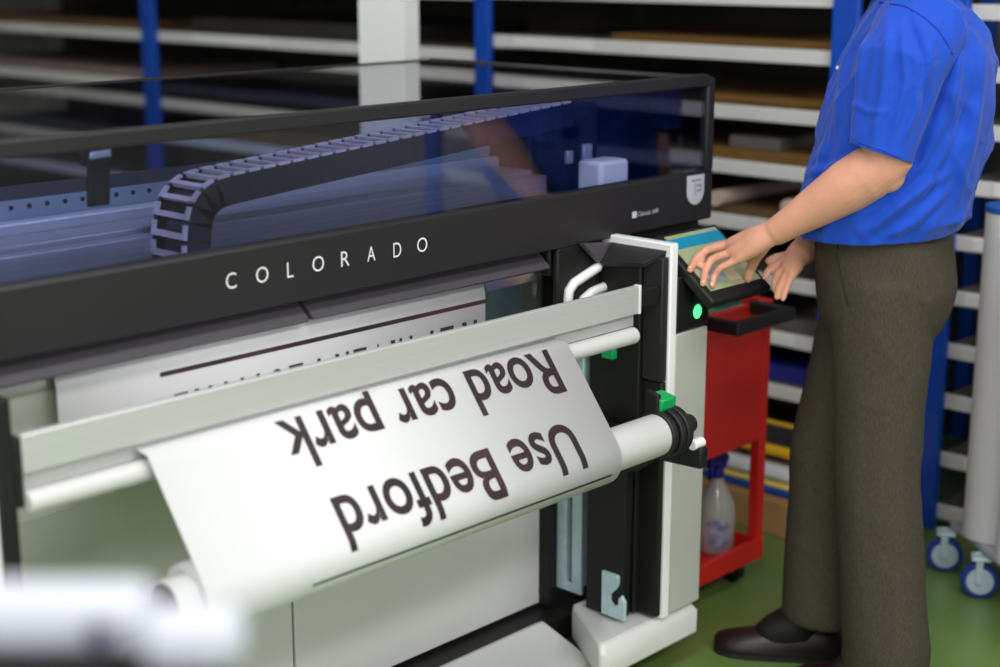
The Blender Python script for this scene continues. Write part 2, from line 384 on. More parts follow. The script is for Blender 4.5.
# bar, strip, rod
YB = 1.966
bar = MB().xprism([(YB, .871), (YB, .9275), (YB + .002, .9295), (YB + .012, .9295), (YB + .013, .871)], 1.092, 2.505)
bar.build('output_bar', M_alu, pr, .002)
MB().box(2.5, 2.508, YB - .001, YB + .014, .870, .9305).build('bar_end_cap', mat('cap_cream', (232, 234, 224), .4), pr, .001)
MB().box(1.092, 2.502, YB + .014, YB + .024, .842, .868).build('rod_holder', M_alu, pr, .001)
soft(MB().cyl((1.092, YB, .828), (2.487, YB, .828), .0175, .0175, 24).build('guide_rod', M_rod, pr, .003), 60)
MB().box(2.505, 2.585, YB + .013, YB + .03, .878, .915).build('bar_bracket', M_black, pr, .002)
MB().box(1.081, 1.093, YB + .004, YB + .05, .82, .925).build('bar_bracket', M_black, pr, .002)
# left tower
MB().box(.90, 1.054, YT, 2.34, .165, 1.0).build('tower_shell', M_white, pr, .004)
MB().box(1.054, 1.082, YT - .002, 2.2, .165, .985).build('inner_cheek', M_black, pr, .003)
MB().box(1.088, 1.31, 2.205, 2.28, .70, .952).build('inner_wall', M_grey, pr, .003)
MB().box(1.088, 1.262, 2.18, 2.205, .925, .950).build('guide_strip', M_alu, pr, .003)
# slot lip
lip = MB()
def lipseg(x0, x1, zb): lip.xprism([(2.185, .992), (2.142, zb), (2.146, zb - .004), (2.20, zb - .004), (2.20, .992)], x0, x1)
lipseg(XL, 1.772, .953); lipseg(1.782, 2.425, .955)
lip.build('slot_lip', M_lip, pr)
MB().box(XL, 2.44, 2.2, 2.23, .95, .99).build('slot_backing', M_black, pr)
# clear guard beside the sheet
mb = MB(); pts = [(2.205, .958), (2.188, .956), (2.176, .945), (2.171, .925), (2.172, .86), (2.18, .84)]
for (a, b), (c, d) in zip(pts, pts[1:]): mb.xprism([(a, b), (c, d), (c + .003, d - .001), (a + .003, b - .003)], 2.262, 2.432)
mb.build('clear_guard', M_film, pr)
MB().box(2.27, 2.40, 2.205, 2.218, .80, .945).box(2.30, 2.36, 2.198, 2.205, .86, .92).build('platen_plate', M_zinc, pr, .01)
for pth in ([(568, 301), (569, 291), (574, 283), (583, 277), (598, 267)], [(583, 300), (592, 292), (604, 287), (610, 280), (613, 272)]):
    soft(MB().tube([on(1, 2.131, *p) for p in pth], [.0105] * len(pth), 12, True).build('guide_hook', M_edge, pr), 60)
# cover: fascia, frame, panes
fascia = MB().xprism([(YF, .992), (YF, 1.104), (YF + .008, 1.108), (YF + .03, 1.108), (YF + .04, .992)], XL, XR).build('fascia', M_fascia, pr, .004)
FR = MB()
FR.box(XL, 2.955, YF - .002, YF + .022, 1.298, 1.326)
fr = FR.build('cover_frame', M_fascia, pr, .004)
fb = MB().box(XL, 2.94, 3.025, 3.043, 1.306, 1.320); fb.build('cover_frame', M_fascia, pr, .004)
fr2 = MB().box(2.945, 2.968, YF - .002, 3.043, 1.298, 1.322); fr2.build('cover_frame', M_fascia, pr, .006)
MB().box(2.958, XR, YF - .001, YF + .024, 1.104, 1.318).build('cover_frame', M_fascia, pr, .006)
MB().box(2.95, XR - .005, 3.02, 3.043, .99, 1.31).build('cover_frame', M_fascia, pr, .005)
MB().box(XL, 2.96, YF + .006, YF + .011, 1.106, 1.30).build('front_window', M_glass, pr)
MB().box(XL, 2.947, YF + .022, 3.026, 1.312, 1.317).build('top_window', M_glass, pr)
MB().box(2.960, 2.965, YF + .022, 3.022, 1.05, 1.30).build('end_window', M_smoke, pr)
MB().box(XL, 2.95, 3.030, 3.035, 1.08, 1.308).build('rear_window', M_glass, pr)
MB().box(XL, 2.95, 3.0, 3.04, .99, 1.085).build('rear_sill', M_navy, pr, .004)
MB().box(2.945, XR - .003, YF + .03, 3.02, .99, 1.05).build('end_sill', M_fascia, pr, .004)
# cover interior
MB().box(XL, 2.945, 2.18, 3.0, .992, 1.02).build('carriage_deck', M_navy, pr)
MB().box(XL, 2.62, 2.185, 2.235, 1.02, 1.085).build('front_rail', M_railL, pr, .004)
MB().box(XL, 2.64, 2.345, 2.375, 1.02, 1.108).box(XL, 2.64, 2.38, 2.47, 1.02, 1.118).build('slide_rail', M_rail, pr, .003)
MB().box(XL, 2.64, 2.475, 2.50, 1.10, 1.140).build('bearing_rail', M_railL, pr, .008)
pf = MB(); 
x = XL
MB().box(XL, 2.64, 2.505, 2.512, 1.02, 1.172).build('perforated_strip', M_perf, pr)
hl = MB(); x = .9
while x < 1.75:
    hl.cyl((x, 2.5035, 1.160), (x, 2.5055, 1.160), .0045, .0045, 10); x += .036
hl.build('strip_holes', M_rubber, pr)
MB().box(XL, 2.64, 2.515, 2.72, 1.02, 1.165).build('gantry_beam', M_navy, pr, .004)
# drag chain: hanging loop at the left, long run rising to the right
YCH = 2.295
def chainpath():
    P = [Vector(p) for p in ((1.585, YCH, 1.035), (1.586, YCH, 1.07), (1.588, YCH, 1.105), (1.593, YCH, 1.14), (1.604, YCH, 1.17), (1.625, YCH, 1.193), (1.655, YCH, 1.207))]
    x = 1.69
    while x < 2.62: P.append(Vector((x, YCH, 1.212 + (x - 1.69) * .072))); x += .034
    return P
cp = chainpath(); chm = MB(); rib = MB()
for a, b in zip(cp, cp[1:]):
    t = (b - a).normalized(); up = Vector((0, 1, 0)).cross(t) * -1; up = up if up.dot(Vector((-.3, 0, 1))) > 0 else -up
    m = (a + b) / 2; L = (b - a).length / 2
    for s in (-1, 1): chm.obox(m + Vector((0, .047 * s, 0)) - up * .024, t * (L * .99), Vector((0, .004, 0)), up * .026)
    chm.obox(m - up * .046, t * (L * .97), Vector((0, .045, 0)), up * .003)
    chm.obox(m - up * .014, t * (L * .9), Vector((0, .043, 0)), up * .004)
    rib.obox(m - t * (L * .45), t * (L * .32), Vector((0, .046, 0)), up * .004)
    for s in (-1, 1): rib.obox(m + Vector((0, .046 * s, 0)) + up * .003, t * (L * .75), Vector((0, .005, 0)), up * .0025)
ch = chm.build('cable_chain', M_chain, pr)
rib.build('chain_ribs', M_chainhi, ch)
MB().box(2.62, 2.86, 2.38, 2.66, 1.02, 1.255).box(2.70, 2.86, 2.385, 2.40, 1.05, 1.15).box(2.72, 2.80, 2.38, 2.4, 1.17, 1.215).build('print_carriage', M_black, pr, .008)
MB().box(2.70, 2.80, 2.392, 2.40, 1.155, 1.165).box(2.74, 2.76, 2.37, 2.385, 1.12, 1.15).box(2.8, 2.83, 2.372, 2.385, 1.10, 1.16).build('carriage_fittings', M_railL, pr, .002)
MB().box(2.655, 2.755, 2.20, 2.27, 1.02, 1.148).build('service_cap', M_edge, pr, .01, seg=3)
MB().box(2.80, 2.93, 2.2, 2.5, 1.02, 1.07).build('service_tray', M_black, pr, .008)
lt = on(1, 2.26, 96, 155)
MB().obox(lt, (.024, 0, .002), (0, .012, 0), (0, 0, .014)).obox(lt + Vector((.004, .004, -.045)), (.02, 0, 0), (0, .006, 0), (.003, 0, .04)).build('cover_latch', M_black, pr, .003)
MB().obox(lt + Vector((0, -.013, .002)), (.02, 0, .001), (0, .002, 0), (0, 0, .006)).build('latch_plate', M_railL, pr, .002)
# writing on the fascia
mes = []
for ch_, px, py in (('C', 231, 281), ('O', 262, 275), ('L', 290, 270), ('O', 318, 264), ('R', 345, 259), ('A', 371, 254), ('D', 397, 250), ('O', 422, 245)):
    me = text_mesh(ch_, 1, ext=0, res=8, offset=-.006); xs = [v.co.x for v in me.vertices]; c0 = on(1, YF, px, py)
    w = {'L': .014, 'O': .026, 'C': .022}.get(ch_, .020)
    if ch_ == 'O': w = .0265
    fit(me, w, .0275, -w / 2, -.01375)
    link('letter', mapverts(me, lambda v, c0=c0: Vector((c0.x + v.x, YF - .0008, c0.z + v.y + .0006))), M_letter, fascia)
me = fit(text_mesh('Colorado 1640', 1, res=3), .072, .0105)
mapverts(me, lambda v: Vector((2.708 + v.x, YF - .0008, 1.0295 + v.y)))
sq = MB().box(2.688, 2.703, YF - .001, YF + .001, 1.0275, 1.0415).mesh('sq')
link('model_lettering', joinmesh('model_lettering', [me, sq]), M_emblem, pr)
shp = [(-.033, .034), (.033, .034), (.033, -.004)] + [(.033 * math.cos(a), -.004 - .03 * math.sin(a)) for a in [PI * k / 12 for k in range(1, 12)]] + [(-.033, -.004)]
MB().yprism([(2.917 + x * .95, 1.066 + z) for x, z in shp], YF - .0025, YF + .001).build('emblem', M_emblem, pr)
mb = MB()
mb.box(2.899, 2.935, YF - .0032, YF - .002, 1.086, 1.090)
mb.box(2.912, 2.915, YF - .0032, YF - .002, 1.055, 1.082); mb.box(2.919, 2.936, YF - .0032, YF - .002, 1.062, 1.066); mb.box(2.919, 2.936, YF - .0032, YF - .002, 1.074, 1.078); mb.box(2.933, 2.936, YF - .0032, YF - .002, 1.062, 1.078)
mb.build('emblem_marks', M_emblemg, pr)
# touch screen on the tower
S0 = Vector((2.655, 1.888, .882)); SU = Vector((1, 0, 0)); SV = Vector((0, .79, .613)).normalized(); SN = SU.cross(SV)
def sp(u, v, w=0): return S0 + SU * u + SV * v + SN * w
SL = .215
def slab(u0, u1, v0, v1, w0, w1): return MB().obox(sp((u0 + u1) / 2, (v0 + v1) / 2, (w0 + w1) / 2), SU * ((u1 - u0) / 2), SV * ((v1 - v0) / 2), SN * ((w1 - w0) / 2))
scr = slab(0, .218, 0, .20, -.024, 0).build('touch_screen', M_black, pr, .005)
def emi(n, c, s=.22): return mat(n, c, .25, emit=c, estr=s, var=.01)
slab(.02, .204, .028, .19, 0, .0012).build('display', emi('screen_beige', (150, 158, 122)), scr)
slab(.016, .204, .150, .180, .0012, .002).build('display_header', emi('screen_teal', (14, 130, 160)), scr)
slab(.03, .10, .05, .085, .0012, .002).build('display_tile', emi('screen_blue', (132, 150, 164)), scr)
slab(.105, .145, .04, .08, .0012, .002).build('display_tile', emi('screen_sand', (186, 168, 128)), scr)
slab(.02, .10, .182, .189, .0012, .002).build('display_tile', emi('screen_olive', (150, 158, 96)), scr)
MB().box(2.70, 2.80, 1.945, 1.98, .86, .90).build('screen_mount', M_black, pr, .004)

# ------------------------------------------------------------------ printed sheet (one sheet from slot to roll)
XA, XB = 1.285, 2.252
A0 = Vector((1.952, .868)); Tt = Vector((-.596, -.803)).normalized(); Nn = Vector((Tt.y * -1, Tt.x)) * -1
Cc = Vector((CYR, CZR))
S1 = (Cc - A0).dot(Tt)
RD = abs((Cc - A0).dot(Vector((Tt.y, -Tt.x))))
T1 = A0 + Tt * S1; a1 = math.atan2((T1 - Cc).y, (T1 - Cc).x)
SGN = 1 if Vector((-math.sin(a1), math.cos(a1))).dot(Tt) > 0 else -1
def front(s, off=0):                                        # distance along the sheet below the bar -> (y, z)
    if s <= S1:
        p = A0 + Tt * s; n = (T1 - Cc).normalized(); return p + n * off
    a = a1 + SGN * (s - S1) / RD
    return Cc + Vector((math.cos(a), math.sin(a))) * (RD + off)
backp = [(2.24, .972), (2.215, .969), (2.195, .964), (2.180, .955), (2.171, .942), (2.167, .928), (2.166, .915), (2.166, .90), (2.166, .88), (2.166, .86), (2.166, .85), (2.162, .838), (2.15, .83), (2.13, .829), (2.08, .838), (2.02, .854), (1.99, .863)]
def sheetprof():
    L = [Vector(p) for p in backp]
    L += [front(s) for s in [.012 + k * .02 for k in range(11)]]
    s = S1
    while s < S1 + RD * 2 * PI * 1.0: L.append(front(s)); s += .006
    return L
prof = sheetprof(); mb = MB(); nx = 2
vs = []; fs = []
for th_ in (0, .0006):
    for p_i, p in enumerate(prof):
        d = (prof[min(p_i + 1, len(prof) - 1)] - prof[max(p_i - 1, 0)]).normalized(); n = Vector((d.y, -d.x))
        q = p - n * th_
        w_ = min(1, max(0, (p_i - len(backp) + 6) / 5)); vs += [(1.270 + (XA - 1.270) * w_, q.x, q.y), (XB, q.x, q.y)]
N = len(prof)
for k in range(N - 1):
    fs.append((2 * k, 2 * k + 1, 2 * k + 3, 2 * k + 2)); b = 2 * N
    fs.append((b + 2 * k, b + 2 * k + 2, b + 2 * k + 3, b + 2 * k + 1))
    fs.append((2 * k, 2 * k + 2, b + 2 * k + 2, b + 2 * k)); fs.append((2 * k + 1, b + 2 * k + 1, b + 2 * k + 3, 2 * k + 3))
mb.add(vs, fs)
sheet = mb.build('printed_banner', M_paper, None, 0, True)
tag(sheet, 'white printed banner hanging from the bar and wound on the lower roll, reading Use Bedford Road car park upside down', 'banner')
sheet['label'] = 'white banner printed Use Bedford Road car park, wound onto the lower roll'
# inner windings make the roll thick
wd = MB(); n = 48
ro = [[(x, CYR + r * math.cos(2 * PI * k / n), CZR + r * math.sin(2 * PI * k / n)) for k in range(n)] for x, r in ((XA + .001, .044), (XA + .001, RD - .001), (XB - .001, RD - .001), (XB - .001, .044), (XA + .001, .044))]
wd.rings(ro, cap=False); soft(wd.build('wound_layers', M_paper, sheet), 50)
def cutz(me, ax, vals):
    bm = bmesh.new(); bm.from_mesh(me)
    for v in vals:
        co = [0, 0, 0]; co[ax] = v; no = [0, 0, 0]; no[ax] = 1
        bmesh.ops.bisect_plane(bm, geom=bm.verts[:] + bm.edges[:] + bm.faces[:], plane_co=co, plane_no=no)
    bm.to_mesh(me); bm.free(); return me
def frontmap(x_start, s_base):
    def f(v):
        p = front(s_base + v.y, .0007); return Vector((x_start - v.x, p.x, p.y))
    return f
def line_of_text(body, x_start, width, s_base, hcap):
    me = text_mesh(body, 1, offset=.0155, res=8, spacing=1.02)
    one = text_mesh(body[0], 1, offset=.0155); ys = [v.co.y for v in one.vertices]; y0, y1 = min(ys), max(ys); bpy.data.meshes.remove(one)
    if body[0] == 'U': y0 += .012
    xs = [v.co.x for v in me.vertices]; a, b = min(xs), max(xs)
    for v in me.vertices: v.co.x = (v.co.x - a) * width / (b - a); v.co.y = (v.co.y - y0) * hcap / (y1 - y0)
    cutz(me, 1, [k * .006 - .03 for k in range(28)])
    bm = bmesh.new(); bm.from_mesh(me)
    bmesh.ops.bisect_plane(bm, geom=bm.verts[:] + bm.edges[:] + bm.faces[:], plane_co=(0, -.012 - (s_base - .014), 0), plane_no=(0, -1, 0), clear_outer=True)
    bm.to_mesh(me); bm.free()
    return mapverts(me, frontmap(x_start, s_base))
def strip(x0, x1, s0, s1, n=6):
    m = MB(); vs = []
    for k in range(n + 1):
        p = front(s0 + (s1 - s0) * k / n, .0007); vs += [(x0, p.x, p.y), (x1, p.x, p.y)]
    return m.add(vs, [(2 * k, 2 * k + 1, 2 * k + 3, 2 * k + 2) for k in range(n)]).mesh('s')
mes = [line_of_text('Use Bedford', 2.153, .588, .162, .094), line_of_text('Road car park', 2.190, .664, .014, .091), strip(1.485, 2.225, S1 + RD * .98, S1 + RD * .98 + .005)]
link('print_lettering', joinmesh('print', mes), M_ink, sheet)
# second line of print behind the bar, only its feet stand above the bar
def backmap(x, d):                                          # d = height above the bar's hidden edge on the back run
    return Vector((x, 2.1655 if d < .935 else 2.1685, d))
mes = []
L0 = on(1, 2.166, 160, 375); L1 = on(1, 2.166, 487, 302)
mes.append(MB().box(L0.x, L1.x, 2.1655, 2.1662, L0.z - .0042, L0.z + .0042).mesh('l'))
for chx, px, wpx in (('R', 469.5, 15), ('E', 447, 13), ('T', 432, 14), ('H', 406, 13), ('I', 393, 4), ('V', 378, 15), ('E', 360, 13), ('R', 342, 14), ('T', 319, 15), ('L', 296, 14), ('O', 277, 17), ('T', 258, 14), ('N', 234, 20), ('R', 203, 18), ('E', 181, 14)):
    py = 322 + (474 - px) * .258
    c0 = on(1, 2.165, px, py - 2 - .010 * (474 - px)); w = (on(1, 2.165, px + wpx / 2, py).x - on(1, 2.165, px - wpx / 2, py).x)
    me = fit(text_mesh(chx, 1, offset=.012, res=6), w, .085, -w / 2, 0)
    cutz(me, 1, [.01 * k for k in range(1, 9)])
    bm = bmesh.new(); bm.from_mesh(me)                       # keep the run of the letter that lies on the flat back run
    bmesh.ops.bisect_plane(bm, geom=bm.verts[:] + bm.edges[:] + bm.faces[:], plane_co=(0, .034, 0), plane_no=(0, 1, 0), clear_outer=True)
    bm.to_mesh(me); bm.free()
    mes.append(mapverts(me, lambda v, c0=c0: Vector((c0.x - v.x, 2.1648 - (0 if .915 - v.y > .9 else .0006), .8995 + .0 - v.y + (c0.z - .8995)))))
link('print_lettering', joinmesh('print', mes), M_ink, sheet)
# core tube
ct = thing('core_tube', 'pale grey core tube carrying the wound banner', 'tube', (1.9, CYR, CZR))
n = 40; X0c, X1c = 1.245, 2.430
ro = [[(x, CYR + r * math.cos(2 * PI * k / n), CZR + r * math.sin(2 * PI * k / n)) for k in range(n)] for x, r in ((X0c, .038), (X0c, .043), (X1c, .043), (X1c, .038), (X0c, .038))]
soft(MB().rings(ro, cap=False).build('tube_wall', M_core, ct), 50)
soft(MB().cyl((X0c + .004, CYR, CZR), (X0c + .05, CYR, CZR), .037, .037, 32).build('end_plug', M_coreend, ct), 50)
soft(MB().cyl((1.088, CYR, CZR), (X0c + .004, CYR, CZR), .016, .016, 24).cyl((1.14, CYR, CZR), (1.2, CYR, CZR), .03, .03, 24).build('spindle', M_black, ct), 50)

# ------------------------------------------------------------------ red tool trolley
tr = thing('tool_trolley', 'red steel tool trolley with black handle between the printer and the rack', 'trolley', (3.05, 2.36, 0))
tx0, tx1, ty0, ty1 = 2.80, 3.275, 2.15, 2.56
for (x, y) in ((tx0, ty0), (tx1 - .03, ty0), (tx0, ty1 - .03), (tx1 - .03, ty1 - .03)):
    MB().box(x, x + .03, y, y + .03, .062, .745).build('post', M_red, tr, .004)
MB().box(tx0 + .03, tx1 - .03, ty0 + .004, ty0 + .02, .385, .70).box(tx0 + .03, tx1 - .03, ty1 - .02, ty1 - .004, .5, .70).box(tx0 + .004, tx0 + .02, ty0 + .03, ty1 - .03, .385, .70).box(tx1 - .02, tx1 - .004, ty0 + .03, ty1 - .03, .62, .70).build('cabinet_panel', M_red, tr, .003)
MB().box(tx0, tx1, ty0 - .004, ty0 + .016, .70, .752).box(tx0, tx1, ty1 - .016, ty1 + .004, .70, .752).box(tx0, tx0 + .016, ty0, ty1, .70, .752).box(tx1 - .016, tx1, ty0, ty1, .70, .752).box(tx0, tx1, ty0, ty1, .690, .702).build('top_tray', M_red, tr, .003)
MB().box(tx0, tx1, ty0 - .004, ty0 + .016, .062, .115).box(tx0, tx1, ty1 - .016, ty1 + .004, .062, .115).box(tx0, tx0 + .016, ty0, ty1, .062, .115).box(tx1 - .016, tx1, ty0, ty1, .062, .115).box(tx0, tx1, ty0, ty1, .062, .075).build('bottom_tray', M_red, tr, .003)
hc, he = on(1, 2.04, 740, 328), on(1, 2.04, 792, 314)
hx0, hx1, hzz = hc.x, max(he.x, 3.19), hc.z
MB().box(hx0 - .024, hx1, 2.028, 2.052, hzz - .016, hzz + .016).box(hx0 - .024, hx0, 2.04, 2.152, hzz - .016, hzz + .016).box(hx1 - .024, hx1, 2.04, 2.152, hzz - .016, hzz + .016).build('handle', M_rubber, tr, .005)
for (x, y) in ((tx0 + .05, ty0 + .05), (tx1 - .06, ty0 + .05), (tx0 + .05, ty1 - .05), (tx1 - .06, ty1 - .05)):
    c = soft(MB().cyl((x - .012, y, .031), (x + .012, y, .031), .031, .031, 24).build('wheel', M_rubber, tr))
    MB().box(x - .02, x - .014, y - .012, y + .012, .03, .062).box(x + .014, x + .02, y - .012, y + .012, .03, .062).box(x - .02, x + .02, y - .014, y + .014, .056, .062).build('caster_fork', M_zinc, c)
M_mat = mat('green_cloth', (92, 142, 104), .8, var=.1); M_teal = mat('teal_card', (40, 176, 190), .5)
tag(MB().box(2.83, 3.2, 2.18, 2.5, .703, .752).build('folded_cloth', M_mat, None, .012, seg=3), 'pale green folded cloth in the top tray of the red trolley', 'cloth')
tb = MB().box(3.08, 3.19, 2.18, 2.25, .7535, .775).build('teal_pack', M_teal, None, .004); tag(tb, 'small teal pack on the green cloth in the red trolley', 'pack')
# spray bottle
sb = thing('spray_bottle', 'clear spray bottle with blue trigger inside the red trolley', 'bottle', (3.21, 2.24, .0755))
def lathe(pr_, c, n=28):
    return MB().rings([[(c[0] + r * math.cos(2 * PI * k / n), c[1] + r * math.sin(2 * PI * k / n), c[2] + z) for k in range(n)] for r, z in pr_])
M_bottle = mat('bottle_plastic', (188, 188, 182), .15, var=.03, coat=.5)
bx, by, bz = 3.205, 2.25, .0755
soft(lathe([(.044, 0), (.05, .006), (.05, .10), (.046, .13), (.03, .165), (.018, .19), (.015, .205)], (bx, by, bz)).build('bottle_body', M_bottle, sb), 60)
M_bluep = mat('blue_trigger_plastic', (28, 30, 140), .4)
mb = MB().cyl((bx, by, bz + .2), (bx, by, bz + .225), .019, .017, 20)
mb.xprism([(0, 0)] * 3, 0, 0) if False else None
mb.yprism([(bx - .05, bz + .235), (bx - .045, bz + .262), (bx + .02, bz + .268), (bx + .035, bz + .25), (bx + .02, bz + .222), (bx - .012, bz + .222), (bx - .018, bz + .238)], by - .014, by + .014)
mb.yprism([(bx - .03, bz + .238), (bx - .038, bz + .20), (bx - .032, bz + .198), (bx - .016, bz + .235)], by - .007, by + .007)
mb.build('trigger_head', M_bluep, sb, .003)
lb = MB(); 
lb.rings([[Vector((bx, by, bz + .06)) + Vector((-.727 * math.cos(a0) - .686 * math.sin(a0), -.686 * math.cos(a0) + .727 * math.sin(a0), 0)) * .0508 + Vector((0, 0, r * math.sin(t))) for t in [2 * PI * k / 24 for k in range(24)] for a0 in [r / .0508 * math.cos(t)]] for r in (.041, .02, .004)], cap=False)
lb.build('round_label', mat('bottle_label', (120, 140, 200), .5, var=.5, scale=30, hi=(214, 206, 224)), sb)
soft(lathe([(.034, 0), (.036, .004), (.036, .075), (.02, .09), (.014, .1)], (3.06, 2.4, bz)).build('bottle_body', M_bluep), 60)
bpy.data.objects['bottle_body.001'].name = 'squat_bottle'
tag(bpy.data.objects['squat_bottle'], 'squat blue bottle behind the spray bottle in the red trolley', 'bottle')

# ------------------------------------------------------------------ roll trolley at the right
rt = thing('roll_trolley', 'grey trolley on blue casters carrying upright white rolls', 'trolley', (3.5, 1.6, 0))
dv = Vector((-.60, -.80, 0)).normalized(); pv = Vector((.80, -.60, 0))
C1 = Vector((3.655, 1.83, 0)); C2 = Vector((3.555, 1.68, 0))
M_plate = mat('plate_grey', (176, 180, 188), .4, metal=.3, var=.04)
M_btyre = mat('blue_tyre', (16, 62, 150), .4); M_hub = mat('pale_hub', (190, 205, 222), .4)
pc = C1 + dv * .25 + pv * .12
MB().obox(pc + pv * .03 + dv * .03 + Vector((0, 0, .122)), dv * .30, pv * .135, Vector((0, 0, .010))).build('deck_plate', M_plate, rt, .008)
MB().obox(pc + pv * .15 + Vector((0, 0, .55)), dv * .33, pv * .008, Vector((0, 0, .42))).build('back_board', M_grey, rt, .006)
ax = Vector((-.60, .80, 0)).normalized()
for c in (C1, C2, C1 + pv * .24, C1 + dv * .52, C1 + dv * .52 + pv * .24):
    nrm = Vector((.80, .60, 0)); nrm = Vector((.86, .5, 0)).normalized()
    w = MB()
    def disc(r0, r1, hw): w.tube([c + Vector((0, 0, .047)) - nrm * hw, c + Vector((0, 0, .047)) + nrm * hw], r1, 32)
    disc(0, .047, .013); ty = soft(w.build('caster_tyre', M_btyre, rt, .004))
    w = MB(); disc(0, .034, .0175); soft(w.build('caster_hub', M_hub, ty, .002))
    w = MB(); tn = Vector((-nrm.y, nrm.x, 0))
    for s in (-1, 1): w.obox(c + nrm * (.021 * s) + Vector((0, 0, .078)) + tn * .004, nrm * .0025, tn * .009, Vector((0, 0, .036)))
    w.obox(c + Vector((0, 0, .1075)), nrm * .024, tn * .024, Vector((0, 0, .0045)))
    w.build('caster_fork', M_zinc, rt, .002)
M_roll = mat('roll_white', (236, 234, 240), .5, var=.02); M_rollb = mat('roll_cap_blue', (30, 96, 190), .45)
RP = [Vector((3.655, 1.705, 0)), Vector((3.545, 1.56, 0)), Vector((3.435, 1.42, 0))]
for i, (p, w) in enumerate(zip(RP, ('upright white roll on the trolley, the one nearest the rack post', 'upright white roll on the trolley at the frame edge, nearer the viewer', 'upright white roll at the outer end of the roll trolley'))):
    r = .072; t = thing('media_roll', w, 'roll', (p.x, p.y, .133), 'upright media rolls')
    soft(MB().tube([p + Vector((0, 0, .1325)), p + Vector((0, 0, .955 + .02 * (i == 0)))], r, 40).build('roll_body', M_roll, t, .002), 50)
    soft(MB().tube([p + Vector((0, 0, .956 + .02 * (i == 0))), p + Vector((0, 0, .972 + .02 * (i == 0)))], r + .003, 40).build('end_cap', M_rollb, t, .002), 50)

# ------------------------------------------------------------------ the man
f = Vector((-.52, .854, 0)).normalized(); l = Vector((-.854, -.52, 0)).normalized(); Z = Vector((0, 0, 1))
PV = Vector((3.005, 1.70, 0))
man = thing('person', 'man in blue short-sleeved shirt and brown trousers working the printer screen', 'person', (PV.x, PV.y, 0))
def ringell(c, a, b, n=40, pw=2.3, tilt=0):
    out = []
    for k in range(n):
        t = 2 * PI * k / n; ct, st = math.cos(t), math.sin(t)
        out.append(c + f * (a * math.copysign(abs(ct) ** (2 / pw), ct)) + l * (b * math.copysign(abs(st) ** (2 / pw), st)) + Z * (tilt * ct))
    return out
SHL = PV + l * .205 + f * -.035 + Z * 1.455; SHR = PV - l * .205 + f * -.035 + Z * 1.455
ELL = dist(884, 164, 3.13); WRL = dist(777, 231, 3.25)
ELR = dist(868, 196, 3.56); WRR = dist(797, 256, 3.36)
# hidden-and-visible body as one continuous surface
B = MB()
def limb(pts, rad, n=20): B.tube(pts, rad, n, True)
B.rings([ringell(PV + f * o + Z * z, a, b) for z, a, b, o in ((.84, .09, .13, 0), (.95, .115, .16, 0), (1.05, .115, .155, .01), (1.2, .115, .165, 0), (1.32, .105, .17, -.03), (1.41, .08, .14, -.045), (1.47, .05, .07, -.045))])
limb([PV + f * -.03 + Z * 1.47, PV + f * 0.0 + Z * 1.56, PV + f * .02 + Z * 1.6], [.062, .057, .058])
HC = PV + f * .035 + Z * 1.685
hz = (Z * .95 + f * -.3).normalized(); hf = (f * .95 + Z * -.3).normalized() if False else (f - Z * .32).normalized(); hz = l.cross(hf) * -1
hz = hz if hz.z > 0 else -hz
B.ell(HC + hz * .03, hf * .098, l * .077, hz * .095, 28, 18)
B.ell(HC + hz * -.045 + hf * .022, hf * .07, l * .058, hz * .075, 24, 14)
B.ell(HC + hz * -.02 + hf * .095, hf * .022, l * .014, hz * .028, 14, 10)
B.ell(HC + hz * -.062 + hf * .085, hf * .012, l * .024, hz * .008, 14, 8)
B.ell(HC + hz * -.098 + hf * .072, hf * .02, l * .024, hz * .018, 14, 8)
B.ell(HC + hz * .022 + hf * .085, hf * .014, l * .05, hz * .01, 14, 8)
for s in (-1, 1):
    B.ell(HC + l * (.077 * s) - hz * .005 - hf * .012, hf * .02, l * .01, hz * .034, 14, 10)
def mid(a, b, t): return a.lerp(b, t)
limb([SHL - Z * .03, mid(SHL, ELL, .5), ELL], [.046, .050, .050])
limb([ELL + (ELL - WRL).normalized() * .012, mid(ELL, WRL, .12), mid(ELL, WRL, .32), mid(ELL, WRL, .62), mid(ELL, WRL, .86), WRL], [.047, .055, .055, .044, .034, (.030, .030)], 24)
limb([SHR - Z * .03, mid(SHR, ELR, .5), ELR], [.046, .050, .048])
limb([ELR, mid(ELR, WRR, .15), mid(ELR, WRR, .35), mid(ELR, WRR, .7), WRR], [.045, .049, .048, .036, .028], 24)
B.ell(WRL, f * .030, l * .027, Z * .030, 18, 12)
# left hand: (pixel joints with distances) wrist -> knuckles -> finger joints
def d3(t, r=.009):
    p = dist(*t); g = (p - S0).dot(SN) - r * .85
    if g < 0 and p.y < 2.1:
        d = ray(t[0], t[1]).normalized(); p = p + d * (g / -d.dot(SN))
    return p
KN = [(736, 243, 3.345), (727, 245, 3.32), (729, 253, 3.295), (735, 261, 3.275)]
PALM0 = WRL
kn = [d3(k) for k in KN]
B.tube([WRL + (WRL - kn[1]).normalized() * .01, mid(WRL, kn[1], .45) , kn[1] + (WRL - kn[1]).normalized() * .012], [.026, .024, .015], 16, True)
B.tube([WRL, mid(WRL, kn[0], .5), kn[0] + (WRL - kn[0]).normalized() * .01], [.024, .023, .014], 16, True)
B.tube([WRL, mid(WRL, kn[2], .5), kn[2] + (WRL - kn[2]).normalized() * .01], [.026, .023, .014], 16, True)
B.tube([WRL, mid(WRL, kn[3], .5), kn[3] + (WRL - kn[3]).normalized() * .01], [.024, .021, .013], 16, True)
